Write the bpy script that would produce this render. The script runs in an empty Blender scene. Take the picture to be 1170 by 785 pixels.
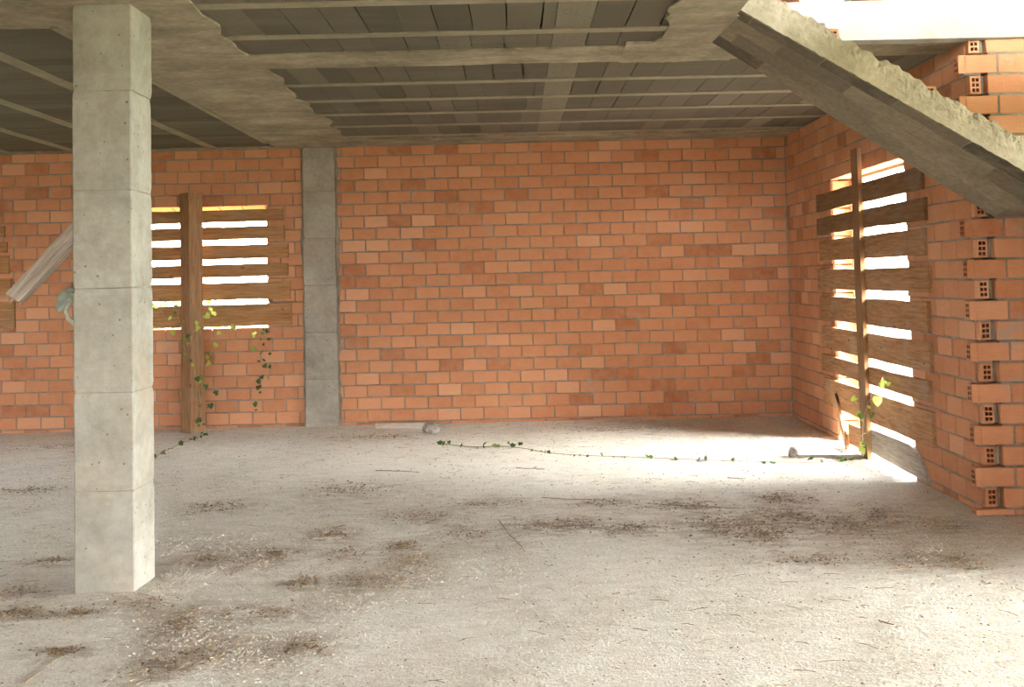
import bpy, math, random
import numpy as np
from mathutils import Vector, Matrix, noise
random.seed(7)
S = bpy.context.scene
COL = S.collection
H = 2.976            # underside of the ceiling
ROW = 0.1287         # one brick course with its bed joint
Z0 = 0.0414          # first bed joint
RT = -0.0076         # the right-hand wall is very slightly out of square

# ------------------------------------------------------------------ camera
CP = Vector((-2.9332, -11.2365, 1.5301)); FPX = 1204.78
yaw, pit, rol = -0.0005, 0.0405, -0.0223
F = Vector((math.sin(yaw)*math.cos(pit), math.cos(yaw)*math.cos(pit), math.sin(pit)))
R_ = Vector((math.cos(yaw), -math.sin(yaw), 0)); U_ = R_.cross(F)
R_, U_ = math.cos(rol)*R_ + math.sin(rol)*U_, -math.sin(rol)*R_ + math.cos(rol)*U_
cd = bpy.data.cameras.new('camera'); cam = bpy.data.objects.new('camera', cd); COL.objects.link(cam)
cam.matrix_world = Matrix(((R_.x, U_.x, -F.x, CP.x), (R_.y, U_.y, -F.y, CP.y), (R_.z, U_.z, -F.z, CP.z), (0, 0, 0, 1)))
cd.sensor_width = 36; cd.lens = FPX/1170*36; cd.shift_y = -123.6/1170; cd.clip_start = .05; cd.clip_end = 300
S.camera = cam

def ray(u, v):
    return F + R_*((u-585)/FPX) - U_*((v-392.5+123.6)/FPX)
def fl(u, v, z=0.0):                      # survey point on the ground
    d = ray(u, v); return CP + d*((z-CP.z)/d.z)

# ------------------------------------------------------------------ materials
def mat(name, rough=.9):
    m = bpy.data.materials.new(name); m.use_nodes = True
    nt = m.node_tree; b = nt.nodes['Principled BSDF']; b.inputs['Roughness'].default_value = rough
    b.inputs['Specular IOR Level'].default_value = .25
    return m, nt, b
def N(nt, t, **kw):
    n = nt.nodes.new(t)
    for k, v in kw.items():
        if k.startswith('i_'):
            n.inputs[k[2:].replace('_', ' ')].default_value = v
        else: setattr(n, k, v)
    return n
def L(nt, a, b): nt.links.new(a, b)
def ramp(nt, fac, stops):
    r = nt.nodes.new('ShaderNodeValToRGB'); e = r.color_ramp.elements
    while len(e) < len(stops): e.new(.5)
    for el, (p, c) in zip(e, stops):
        el.position = p; el.color = (*c, 1) if len(c) == 3 else c
    L(nt, fac, r.inputs[0]); return r.outputs[0]
def mix(nt, fac, a, b, mode='MIX'):
    m = nt.nodes.new('ShaderNodeMix'); m.data_type = 'RGBA'; m.blend_type = mode
    for s, v in ((0, fac), (6, a), (7, b)):
        if hasattr(v, 'links'): L(nt, v, m.inputs[s])
        elif s == 0: m.inputs[0].default_value = v
        else: m.inputs[s].default_value = (*v, 1)
    return m.outputs[2]
def coord(nt, scale=(1, 1, 1), rot=(0, 0, 0), kind='Object', src=None):
    tc = nt.nodes.new('ShaderNodeTexCoord'); mp = nt.nodes.new('ShaderNodeMapping')
    mp.inputs['Scale'].default_value = scale; mp.inputs['Rotation'].default_value = rot
    L(nt, tc.outputs[kind], mp.inputs[0]); return mp.outputs[0]
def noi(nt, vec, scale, detail=4, rough=.6, dist=0):
    n = N(nt, 'ShaderNodeTexNoise'); n.inputs['Scale'].default_value = scale; n.inputs['Detail'].default_value = detail
    n.inputs['Roughness'].default_value = rough; n.inputs['Distortion'].default_value = dist
    L(nt, vec, n.inputs['Vector']); return n.outputs['Fac']
def bump(nt, b, h, strength=.3, dist=.01, prev=None):
    n = nt.nodes.new('ShaderNodeBump'); n.inputs['Strength'].default_value = strength; n.inputs['Distance'].default_value = dist
    L(nt, h, n.inputs['Height'])
    if prev: L(nt, prev, n.inputs['Normal'])
    L(nt, n.outputs[0], b.inputs['Normal']); return n.outputs[0]
def attr(nt, name):
    a = nt.nodes.new('ShaderNodeAttribute'); a.attribute_name = name
    s = nt.nodes.new('ShaderNodeSeparateColor'); L(nt, a.outputs['Color'], s.inputs[0]); return s.outputs
def math_(nt, op, a, b=None, clamp=False):
    m = nt.nodes.new('ShaderNodeMath'); m.operation = op; m.use_clamp = clamp
    for i, v in enumerate((a, b)):
        if v is None: continue
        if hasattr(v, 'links'): L(nt, v, m.inputs[i])
        else: m.inputs[i].default_value = v
    return m.outputs[0]

def brick_material():
    m, nt, b = mat('fired_clay_brick', .88)
    t = attr(nt, 'tint'); c = coord(nt)
    base = ramp(nt, t[0], [(0, (.30, .105, .045)), (.2, (.36, .135, .058)), (.5, (.47, .205, .098)), (.8, (.55, .265, .14)), (1, (.60, .33, .195))])
    n1 = noi(nt, c, 9, 5, .65); n2 = noi(nt, coord(nt, (3, 3, 90)), 3, 3, .6)
    f = math_(nt, 'MULTIPLY', math_(nt, 'SUBTRACT', n1, .5), 1.1)
    col = mix(nt, ramp(nt, n1, [(.3, (0, 0, 0)), (.75, (.5, .5, .5))]), base, (.57, .31, .18))
    col = mix(nt, ramp(nt, n2, [(.35, (.25, .25, .25)), (.6, (0, 0, 0))]), col, (.34, .14, .065))
    # thin cement stains left by the bricklayer
    sm = noi(nt, coord(nt, (1, 1, 1.6)), 2.6, 6, .7); sp = noi(nt, c, 60, 2)
    smear = math_(nt, 'ADD', sm, math_(nt, 'MULTIPLY', sp, .12))
    col = mix(nt, ramp(nt, smear, [(.66, (0, 0, 0)), (.76, (.75, .75, .75))]), col, (.33, .29, .24))
    L(nt, col, b.inputs['Base Color'])
    bump(nt, b, math_(nt, 'ADD', noi(nt, c, 70, 4), math_(nt, 'MULTIPLY', n2, .6)), .35, .006)
    return m
def mortar_material():
    m, nt, b = mat('cement_mortar', .95); c = coord(nt)
    col = ramp(nt, noi(nt, c, 6, 6, .7), [(.3, (.16, .138, .108)), (.55, (.25, .222, .18)), (.75, (.35, .315, .265))])
    L(nt, col, b.inputs['Base Color']); bump(nt, b, noi(nt, c, 55, 5), .7, .012); return m
def concrete_material(name, lo, mid, hi, streak=None, pits=True, stains=0.0, rust=0.0):
    m, nt, b = mat(name, .9); c = coord(nt)
    n1 = noi(nt, c, 2.2, 7, .68); n2 = noi(nt, c, 22, 5, .65)
    s = math_(nt, 'ADD', math_(nt, 'MULTIPLY', n1, .7), math_(nt, 'MULTIPLY', n2, .3))
    col = ramp(nt, s, [(.36, lo), (.5, mid), (.63, hi)])
    if streak:
        n3 = noi(nt, coord(nt, streak), 1.6, 5, .7)
        col = mix(nt, ramp(nt, n3, [(.36, (.4, .4, .4)), (.58, (0, 0, 0))]), col, tuple(x*.62 for x in lo))
    if stains:
        n4 = noi(nt, c, 1.1, 5, .7, .6)
        col = mix(nt, ramp(nt, n4, [(.5, (0, 0, 0)), (.66, (stains,)*3)]), col, tuple(x*.6 for x in lo))
    if rust:
        n5 = noi(nt, coord(nt, (1, 1, .8)), 1.7, 5, .6)
        col = mix(nt, ramp(nt, n5, [(.55, (0, 0, 0)), (.75, (rust,)*3)]), col, (.42, .27, .16))
    h = math_(nt, 'ADD', n2, math_(nt, 'MULTIPLY', noi(nt, c, 120, 3), .5))
    if pits:
        v = N(nt, 'ShaderNodeTexVoronoi'); v.inputs['Scale'].default_value = 17; L(nt, c, v.inputs['Vector'])
        sel = math_(nt, 'MULTIPLY', noi(nt, c, 3.5, 3), 0.25)
        pit = math_(nt, 'LESS_THAN', v.outputs['Distance'], math_(nt, 'SUBTRACT', sel, .035))
        col = mix(nt, math_(nt, 'MULTIPLY', pit, .7), col, tuple(x*.45 for x in lo))
        h = math_(nt, 'SUBTRACT', h, math_(nt, 'MULTIPLY', pit, 1.5))
    L(nt, col, b.inputs['Base Color']); bump(nt, b, h, .4, .008); return m
def block_material():
    m, nt, b = mat('ceiling_infill_block', .95); t = attr(nt, 'tint'); c = coord(nt)
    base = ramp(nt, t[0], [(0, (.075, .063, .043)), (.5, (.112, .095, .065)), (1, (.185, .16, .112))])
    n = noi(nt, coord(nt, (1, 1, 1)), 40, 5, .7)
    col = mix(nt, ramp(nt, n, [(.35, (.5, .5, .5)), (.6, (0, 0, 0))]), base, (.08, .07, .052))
    # lime bloom and damp: clouds on the block face
    n2 = noi(nt, coord(nt, (.5, 2, 1)), 2.2, 5, .65)
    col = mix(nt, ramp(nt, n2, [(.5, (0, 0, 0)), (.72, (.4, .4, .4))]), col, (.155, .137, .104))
    L(nt, col, b.inputs['Base Color']); bump(nt, b, n, .6, .01); return m
def wood_material(name, a, bb, c3, dust=(.27, .21, .15), dustamt=.35):
    m, nt, b = mat(name, .82)
    oi = nt.nodes.new('ShaderNodeObjectInfo'); t = attr(nt, 'tint')
    tc = nt.nodes.new('ShaderNodeTexCoord'); ad = nt.nodes.new('ShaderNodeVectorMath'); ad.operation = 'ADD'
    cmb = nt.nodes.new('ShaderNodeCombineXYZ'); r = math_(nt, 'MULTIPLY', oi.outputs['Random'], 37.0)
    for i in range(3): L(nt, r, cmb.inputs[i])
    L(nt, tc.outputs['Object'], ad.inputs[0]); L(nt, cmb.outputs[0], ad.inputs[1])
    mp = nt.nodes.new('ShaderNodeMapping'); mp.inputs['Scale'].default_value = (1.2, 14, 14); L(nt, ad.outputs[0], mp.inputs[0])
    g = noi(nt, mp.outputs[0], 3.2, 6, .65, .8)
    g2 = noi(nt, ad.outputs[0], 3.0, 4, .6)
    col = ramp(nt, g, [(.3, a), (.5, bb), (.72, c3)])
    col = mix(nt, ramp(nt, g2, [(.5, (0, 0, 0)), (.7, (dustamt,)*3)]), col, dust)
    v = N(nt, 'ShaderNodeTexVoronoi'); v.inputs['Scale'].default_value = 5.5; mp2 = nt.nodes.new('ShaderNodeMapping')
    mp2.inputs['Scale'].default_value = (.7, 1.3, 1.3); L(nt, ad.outputs[0], mp2.inputs[0]); L(nt, mp2.outputs[0], v.inputs['Vector'])
    col = mix(nt, ramp(nt, v.outputs['Distance'], [(.05, (.8, .8, .8)), (.11, (0, 0, 0))]), col, tuple(x*.45 for x in a))
    tone = ramp(nt, t[0], [(0, (.55, .55, .55)), (1, (1.25, 1.25, 1.25))])
    col = mix(nt, 1.0, col, tone, 'MULTIPLY')
    L(nt, col, b.inputs['Base Color']); bump(nt, b, g, .4, .006); return m
def plain(name, c1, c2, scale=8, rough=.8, sub=0.0):
    m, nt, b = mat(name, rough); L(nt, ramp(nt, noi(nt, coord(nt), scale, 4), [(.35, c1), (.65, c2)]), b.inputs['Base Color'])
    return m
def tinted(name, stops, rough=.85, trans=0.0):
    m, nt, b = mat(name, rough); t = attr(nt, 'tint'); col = ramp(nt, t[0], stops); L(nt, col, b.inputs['Base Color'])
    if trans:
        tr = nt.nodes.new('ShaderNodeBsdfTranslucent'); L(nt, col, tr.inputs[0])
        mx = nt.nodes.new('ShaderNodeMixShader'); mx.inputs[0].default_value = trans
        L(nt, b.outputs[0], mx.inputs[1]); L(nt, tr.outputs[0], mx.inputs[2])
        L(nt, mx.outputs[0], nt.nodes['Material Output'].inputs[0])
    return m
def floor_material():
    m, nt, b = mat('dusty_earth_floor', .97); c = coord(nt); d = attr(nt, 'dirt')
    n1 = noi(nt, c, .9, 6, .62); n2 = noi(nt, coord(nt, (1, 2.2, 1)), 5, 6, .7); n3 = noi(nt, c, 45, 4, .7)
    s = math_(nt, 'ADD', math_(nt, 'MULTIPLY', n1, .3), math_(nt, 'ADD', math_(nt, 'MULTIPLY', n2, .4), math_(nt, 'MULTIPLY', n3, .3)))
    col = ramp(nt, s, [(.39, (.60, .555, .455)), (.48, (.74, .70, .60)), (.56, (.82, .79, .70))])
    sp = noi(nt, c, 95, 3, .7)
    col = mix(nt, ramp(nt, sp, [(.52, (0, 0, 0)), (.66, (.7, .7, .7))]), col, (.34, .28, .2))
    st = noi(nt, coord(nt, (1, 7, 1)), 9, 5, .75)
    col = mix(nt, ramp(nt, st, [(.56, (0, 0, 0)), (.68, (.6, .6, .6))]), col, (.37, .295, .205))
    # organic dirt trodden into the dust
    dn = math_(nt, 'MULTIPLY', d[0], ramp(nt, noi(nt, coord(nt, (1, 2, 1)), 7, 6, .72), [(.42, (0, 0, 0)), (.58, (1, 1, 1))]))
    col = mix(nt, dn, col, (.24, .185, .12))
    # coarse pale gravel
    gn = math_(nt, 'MULTIPLY', d[1], ramp(nt, noi(nt, c, 38, 3, .6), [(.45, (0, 0, 0)), (.6, (1, 1, 1))]))
    col = mix(nt, math_(nt, 'MULTIPLY', gn, .28), col, (.62, .575, .5))
    L(nt, col, b.inputs['Base Color'])
    h = math_(nt, 'ADD', n3, math_(nt, 'ADD', math_(nt, 'MULTIPLY', sp, .5), math_(nt, 'MULTIPLY', n2, 1.3)))
    bump(nt, b, h, .9, .022); return m
def stair_material():
    m, nt, b = mat('board_marked_concrete', .92)
    c = coord(nt, (1, 1, 1), (0, -math.atan(.63), 0)); o = coord(nt)
    br = nt.nodes.new('ShaderNodeTexBrick'); br.inputs['Scale'].default_value = 1.0
    br.inputs['Brick Width'].default_value = .46; br.inputs['Row Height'].default_value = .2; br.inputs['Mortar Size'].default_value = .004
    br.inputs['Color1'].default_value = (0, 0, 0, 1); br.inputs['Color2'].default_value = (1, 1, 1, 1); br.inputs['Mortar'].default_value = (.3, .3, .3, 1)
    wob = nt.nodes.new('ShaderNodeVectorMath'); wob.operation = 'MULTIPLY_ADD'
    nz = N(nt, 'ShaderNodeTexNoise'); nz.inputs['Scale'].default_value = 3; L(nt, o, nz.inputs['Vector'])
    L(nt, nz.outputs['Color'], wob.inputs[0]); wob.inputs[1].default_value = (.06, .06, .06); L(nt, c, wob.inputs[2])
    L(nt, wob.outputs[0], br.inputs['Vector'])
    n1 = noi(nt, o, 3.0, 7, .7); n2 = noi(nt, o, 30, 5, .7)
    base = ramp(nt, math_(nt, 'ADD', math_(nt, 'MULTIPLY', n1, .6), math_(nt, 'MULTIPLY', n2, .4)), [(.35, (.14, .115, .076)), (.5, (.225, .19, .132)), (.66, (.32, .28, .205))])
    pat = math_(nt, 'MULTIPLY', br.outputs['Color'], ramp(nt, n1, [(.38, (.35, .35, .35)), (.55, (1, 1, 1))]))
    col = mix(nt, math_(nt, 'MULTIPLY', pat, .95), base, (.055, .045, .032))
    L(nt, col, b.inputs['Base Color']); bump(nt, b, math_(nt, 'ADD', n2, noi(nt, o, 90, 4)), .5, .01); return m

M = {}
M['brick'] = brick_material(); M['mortar'] = mortar_material()
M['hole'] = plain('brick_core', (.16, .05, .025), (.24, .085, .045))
M['col'] = concrete_material('grey_cast_concrete', (.22, .205, .168), (.30, .281, .236), (.37, .352, .30), rust=.25)
M['ceilc'] = concrete_material('ceiling_concrete', (.17, .142, .095), (.265, .226, .155), (.37, .32, .228), streak=(.8, 3.2, 1), pits=False, stains=.55)
M['joist'] = concrete_material('precast_joist', (.175, .15, .102), (.228, .197, .137), (.28, .245, .175), pits=False)
M['rough'] = concrete_material('rough_broken_concrete', (.215, .185, .13), (.33, .29, .21), (.44, .395, .305), pits=True)
M['slab'] = concrete_material('pale_slab_edge', (.29, .275, .245), (.36, .345, .305), (.42, .40, .36), pits=False)
M['block'] = block_material(); M['stair'] = stair_material(); M['floor'] = floor_material()
M['plank'] = wood_material('weathered_plank', (.22, .105, .042), (.34, .18, .075), (.46, .265, .125))
M['plank2'] = wood_material('dusty_plank', (.19, .09, .038), (.32, .165, .075), (.44, .255, .13), dust=(.34, .285, .22), dustamt=.5)
M['beam'] = wood_material('old_timber_post', (.19, .098, .044), (.30, .165, .078), (.41, .245, .125))
M['grey'] = wood_material('greyed_timber', (.23, .19, .15), (.37, .32, .27), (.52, .47, .40))
M['leaf'] = tinted('creeper_leaf', [(0, (.035, .075, .02)), (.5, (.10, .19, .04)), (1, (.42, .5, .10))], .6, .35)
M['stem'] = plain('dry_stem', (.28, .2, .11), (.42, .33, .2), 20)
M['litter'] = tinted('dead_leaf', [(0, (.10, .062, .035)), (.4, (.2, .13, .07)), (.75, (.38, .26, .13)), (1, (.55, .42, .25))], .9)
M['pebble'] = tinted('pebble', [(0, (.28, .24, .19)), (.5, (.45, .4, .325)), (1, (.62, .57, .49))], .9)
M['twig'] = plain('twig_bark', (.14, .09, .055), (.27, .19, .12), 30)
M['stone'] = plain('grey_stone', (.2, .18, .16), (.38, .35, .31), 14)
M['cloth'] = plain('faded_green_cloth', (.26, .32, .26), (.42, .47, .4), 9)
M['rope'] = plain('faded_rope', (.42, .45, .36), (.58, .6, .5), 40)
M['grass'] = plain('meadow_grass', (.045, .075, .018), (.10, .13, .04), 3)
M['bush'] = tinted('bush_leaf', [(0, (.06, .12, .02)), (1, (.25, .36, .08))], .7)
M['metal'] = plain('rusty_wire', (.12, .07, .04), (.2, .11, .06), 40)

# ------------------------------------------------------------------ mesh helpers
class MB:
    def __init__(s): s.v = []; s.f = []; s.m = []; s.t = []
    def quadbox(s, p, mi=0, t=.5):        # 8 points: bottom ring 0-3 (ccw from above), top ring 4-7
        o = len(s.v); s.v += [tuple(q) for q in p]; s.t += [t]*8
        for f in ((0, 3, 2, 1), (4, 5, 6, 7), (0, 1, 5, 4), (1, 2, 6, 5), (2, 3, 7, 6), (3, 0, 4, 7)):
            s.f.append(tuple(o+i for i in f)); s.m.append(mi)
    def box(s, x0, x1, y0, y1, z0, z1, mi=0, t=.5):
        s.quadbox([(x0, y0, z0), (x1, y0, z0), (x1, y1, z0), (x0, y1, z0), (x0, y0, z1), (x1, y0, z1), (x1, y1, z1), (x0, y1, z1)], mi, t)
    def face(s, pts, mi=0, t=.5):
        o = len(s.v); s.v += [tuple(q) for q in pts]; s.t += [t]*len(pts); s.f.append(tuple(range(o, o+len(pts)))); s.m.append(mi)
    def prism(s, poly, z0, z1, mi=0, t=.5):   # poly ccw in xy
        n = len(poly); o = len(s.v)
        s.v += [(x, y, z0) for x, y in poly] + [(x, y, z1) for x, y in poly]; s.t += [t]*(2*n)
        s.f.append(tuple(o+i for i in reversed(range(n)))); s.f.append(tuple(o+n+i for i in range(n))); s.m += [mi, mi]
        for i in range(n):
            j = (i+1) % n; s.f.append((o+i, o+j, o+n+j, o+n+i)); s.m.append(mi)
    def tube(s, pts, r, n=6, mi=0, t=.5):
        pts = [Vector(p) for p in pts]; o = len(s.v); rr = r if hasattr(r, '__len__') else [r]*len(pts)
        for i, p in enumerate(pts):
            d = (pts[min(i+1, len(pts)-1)]-pts[max(i-1, 0)]).normalized()
            a = d.orthogonal().normalized() if i == 0 else (a-d*a.dot(d)).normalized()
            b = d.cross(a)
            for k in range(n):
                q = p+(a*math.cos(2*math.pi*k/n)+b*math.sin(2*math.pi*k/n))*rr[i]; s.v.append(tuple(q)); s.t.append(t)
        for i in range(len(pts)-1):
            for k in range(n):
                s.f.append((o+i*n+k, o+i*n+(k+1) % n, o+(i+1)*n+(k+1) % n, o+(i+1)*n+k)); s.m.append(mi)
        s.f.append(tuple(o+k for k in reversed(range(n)))); s.f.append(tuple(o+(len(pts)-1)*n+k for k in range(n))); s.m += [mi, mi]
    def brick(s, O, U, V, Nn, w, h, d, t=.5, holes=False, mi=0):
        # front face with corner O, axes U (length) V (height), outward normal Nn, depth d behind it; chamfered arrises
        O, U, V, Nn = Vector(O), Vector(U), Vector(V), Vector(Nn); c = .004; o = len(s.v)
        j = lambda a=.0018: random.uniform(-a, a)
        back = [O+U*a+V*b-Nn*d for a, b in ((0, 0), (w, 0), (w, h), (0, h))]
        mid = [O+U*(a+j())+V*(b+j())-Nn*(c+j(.001)) for a, b in ((0, 0), (w, 0), (w, h), (0, h))]
        fr = [O+U*(a+j())+V*(b+j())+Nn*j(.0012) for a, b in ((c, c), (w-c, c), (w-c, h-c), (c, h-c))]
        s.v += [tuple(q) for q in back+mid+fr]; s.t += [t]*12
        for i in range(4):
            k = (i+1) % 4
            s.f.append((o+i, o+k, o+4+k, o+4+i)); s.f.append((o+4+i, o+4+k, o+8+k, o+8+i)); s.m += [mi, mi]
        s.f.append((o+3, o+2, o+1, o)); s.m.append(mi)
        if not holes: s.f.append((o+8, o+9, o+10, o+11)); s.m.append(mi); return
        # hollow brick end: two columns by three rows of square cores
        us = [0, .16, .45, .55, .84, 1]; vs = [0, .1, .3, .4, .6, .7, .9, 1]; D = .04
        P = lambda a, b, e=0: fr[0]+(fr[1]-fr[0])*a+(fr[3]-fr[0])*b-Nn*e
        for i in range(5):
            for k in range(7):
                q = [(us[i], vs[k]), (us[i+1], vs[k]), (us[i+1], vs[k+1]), (us[i], vs[k+1])]
                if i in (1, 3) and k in (1, 3, 5):
                    for e in range(4):
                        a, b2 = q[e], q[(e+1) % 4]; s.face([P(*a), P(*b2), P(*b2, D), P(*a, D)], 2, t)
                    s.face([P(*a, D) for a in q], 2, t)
                else: s.face([P(*a) for a in q], mi, t)
    def build(s, name, mats, parent=None, smooth=False, loc=None):
        me = bpy.data.meshes.new(name); v = [tuple(p) for p in s.v]
        if loc is not None: v = [(x-loc[0], y-loc[1], z-loc[2]) for x, y, z in v]
        me.from_pydata(v, [], s.f); mats = mats if isinstance(mats, (list, tuple)) else [mats]
        for q in mats: me.materials.append(q)
        me.polygons.foreach_set('material_index', [min(i, len(mats)-1) for i in s.m])
        a = me.attributes.new('tint', 'FLOAT_COLOR', 'POINT')
        buf = np.ones((len(s.v), 4), np.float32); buf[:, 0] = s.t; a.data.foreach_set('color', buf.ravel())
        if smooth: me.polygons.foreach_set('use_smooth', [True]*len(me.polygons))
        me.update(); o = bpy.data.objects.new(name, me); COL.objects.link(o)
        if loc is not None: o.location = loc
        if parent: o.parent = parent
        return o
def tag(o, label=None, cat=None, group=None, kind=None):
    for k, v in (('label', label), ('category', cat), ('group', group), ('kind', kind)):
        if v: o[k] = v
    return o
def empty(name, loc, rz=0):
    o = bpy.data.objects.new(name, None); COL.objects.link(o); o.location = loc; o.rotation_euler.z = rz; o.empty_display_size = .1
    return o
def struct(o): o['kind'] = 'structure'; return o
BR = [M['brick'], M['mortar'], M['hole']]
def tint():
    r = random.random()
    return random.uniform(.0, .25) if r < .08 else random.uniform(.72, 1) if r > .84 else random.uniform(.36, .72)

# ------------------------------------------------------------------ brick walls
def wall(mb, O, U, Nn, u0, u1, z0, z1, phase, holes=(), depth=.07, L0=.25, rows=None, seedtone=0, kmin=-1, jam=None):
    """courses of brick on the plane through O, along U, outward Nn; holes = rectangles (ua, ub, za, zb) left open"""
    O, U, Nn = Vector(O), Vector(U), Vector(Nn); V = Vector((0, 0, 1))
    k = math.floor((z0-Z0)/ROW)
    while Z0+k*ROW < z1-.02:
        za, zb = max(z0, Z0+k*ROW+.006), min(z1, Z0+(k+1)*ROW-.006)
        drift = random.uniform(-.018, .018)
        st = phase+(.125 if k % 2 else 0)+drift
        n = math.floor((u0-st)/L0)
        if zb-za > .012:
            lo, hi = (jam(k, u0, u1) if jam else (u0, u1))
            x = st+n*L0
            while x < hi:
                ln = L0+random.uniform(-.004, .004); a, b = max(lo, x+.0055), min(hi, x+ln-.0055); x += ln
                segs = [(a, b)]
                for (ha, hb, hza, hzb) in holes:
                    if za < hzb-.012 and zb > hza+.03:
                        segs = [q for (p, e) in segs for q in ((p, min(e, ha-.004)), (max(p, hb+.004), e)) if q[1]-q[0] > 0]
                for p, e in segs:
                    if e-p < .03: continue
                    dz = random.uniform(-.002, .002)
                    mb.brick(O+U*p+V*(za+dz)+Nn*random.uniform(-.0025, .002), U, V, Nn, e-p, zb-za, depth, tint())
        k += 1
def mortar_panel(mb, O, U, Nn, u0, u1, z0, z1, holes, rec=.006, depth=.075):
    O, U, Nn = Vector(O), Vector(U), Vector(Nn); V = Vector((0, 0, 1))
    holes = [(a-.014, b+.014, c-.014, d+.014) for a, b, c, d in holes]
    us = sorted({u0, u1, *[h[0] for h in holes], *[h[1] for h in holes]}); zs = sorted({z0, z1, *[h[2] for h in holes], *[h[3] for h in holes]})
    us = [u for u in us if u0 <= u <= u1]; zs = [z for z in zs if z0 <= z <= z1]
    for a, b in zip(us, us[1:]):
        for c, d in zip(zs, zs[1:]):
            if any(h[0] <= a and b <= h[1] and h[2] <= c and d <= h[3] for h in holes): continue
            p = [O+U*u+V*z-Nn*e for z in (c, d) for u, e in ((a, rec), (b, rec), (b, depth), (a, depth))]
            if U.cross(-Nn).z < 0: p = [p[i] for i in (0, 3, 2, 1, 4, 7, 6, 5)]
            mb.quadbox(p, 1)
X, Y, Zv = Vector((1, 0, 0)), Vector((0, 1, 0)), Vector((0, 0, 1))
WIN = (-7.06, -5.562, 1.052, 2.372)          # window in the back wall
WIN2 = (-9.9, -8.45, 1.05, 2.372)             # its neighbour, almost out of frame
DOOR = (1.60, 3.44, -.1, 2.372)              # boarded doorway in the right wall (distance from the corner)

mb = MB()
ph = -2.745
wall(mb, (0, 0, 0), X, -Y, -4.81, 0, .0, H, ph, ())
wall(mb, (0, 0, 0), X, -Y, -11.5, -5.15, .0, H, ph-.01, (WIN, WIN2))
mortar_panel(mb, (0, 0, 0), X, -Y, -11.5, .05, -.15, H+.01, (WIN, WIN2))
# cement packed beside the pillar
def packed(xe, sgn, w0, amp, sd):
    n = 150
    for i in range(n):
        za, zb = H*i/n, H*(i+1)/n
        w = w0+amp*noise.noise(Vector((za*2.3, sd, 0)))+.6*amp*noise.noise(Vector((za*9, sd, 4))); w2 = w0+amp*noise.noise(Vector((zb*2.3, sd, 0)))+.6*amp*noise.noise(Vector((zb*9, sd, 4)))
        w, w2 = max(.006, w), max(.006, w2); y = -.0045
        a, b = sorted((xe, xe+sgn*w)); a2, b2 = sorted((xe, xe+sgn*w2))
        mb.quadbox([(a, y, za), (b, y, za), (b, .02, za), (a, .02, za), (a2, y, zb), (b2, y, zb), (b2, .02, zb), (a2, .02, zb)], 1)
packed(-4.815, 1, .030, .028, 3); packed(-5.155, -1, .026, .022, 8); packed(.004, -1, .014, .014, 5)
struct(mb.build('wall_back', BR))
# outer leaf of the back wall (the openings are a little tighter, so the head and jambs show)
mb = MB()
W1 = (-6.98, -5.60, 1.03, 2.30); W2 = (-9.85, -8.5, 1.03, 2.3)
wall(mb, (0, .30, 0), -X, Y, -.3, 11.5, 0, H, .07, [(-W1[1], -W1[0], W1[2], W1[3]), (-W2[1], -W2[0], W2[2], W2[3])], depth=.115)
mortar_panel(mb, (0, .30, 0), -X, Y, -.3, 11.5, -.15, H, [(-W1[1], -W1[0], W1[2], W1[3]), (-W2[1], -W2[0], W2[2], W2[3])], depth=.12)
# brick-lined reveals and head between the two leaves
for (a, b, c, d), (a2, b2, c2, d2) in ((WIN, W1), (WIN2, W2)):
    x = a-.02
    while x < b+.02:
        mb.brick((x, .03, d-.004), (1, 0, 0), Vector((0, .27, -.068)).normalized(), Vector((0, -.068, -.27)).normalized(), .24, .27, .04, .6); x += .25
    mb.box(a-.1, b+.1, .08, .18, c-.08, c-.005, 1)
    for xx, n in ((b, -1), (a, 1)):
        z = c
        while z < d-.05:
            mb.brick((xx, .18 if n < 0 else .078, z), (0, -1 if n < 0 else 1, 0), (0, 0, 1), (n, 0, 0), .1, .118, .06, tint()); z += ROW
struct(mb.build('wall_back_outside', BR))

# right-hand wall; local frame: distance from the corner runs along -Y
YN = 4.64                                     # where it meets the stair-side wall
mb = MB()
def jam(k, u0, u1): return (u0, YN-.052 if k % 2 == 0 else YN-.075)
wall(mb, (0, 0, 0), -Y, -X, .0, YN, .0, H, .09, (DOOR,), jam=jam)
mortar_panel(mb, (0, 0, 0), -Y, -X, -.06, YN-.09, -.15, H+.01, (DOOR,))
for k in range(-1, 26):                        # hollow ends of the through bricks, facing the stair
    if k % 2 == 0:
        za = Z0+k*ROW+.007
        if za > H+.1: break
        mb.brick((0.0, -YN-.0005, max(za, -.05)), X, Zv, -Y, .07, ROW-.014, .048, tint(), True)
        mb.brick((.0795, -YN+.022, za), X, Zv, -Y, .02, ROW-.012, .05, .4, mi=1)
struct(mb.build('wall_right', BR)).rotation_euler.z = RT
mb = MB()
DO = (1.66, 3.40, -.1, 2.33)
wall(mb, (.29, 0, 0), Y, X, -4.5, .3, 0, H, .03, [(-DO[1], -DO[0], DO[2], DO[3])], depth=.115)
mortar_panel(mb, (.29, 0, 0), Y, X, -5.6+1.0, .3, -.15, H, [(-DO[1], -DO[0], DO[2], DO[3])], depth=.12)
x = DOOR[0]-.02
while x < DOOR[1]:
    mb.brick((.18, -x, DOOR[3]-.004), (0, -1, 0), (-1, 0, 0), (0, 0, -1), .24, .172, .05, .65); x += .25
z = Z0
k = 0
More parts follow.
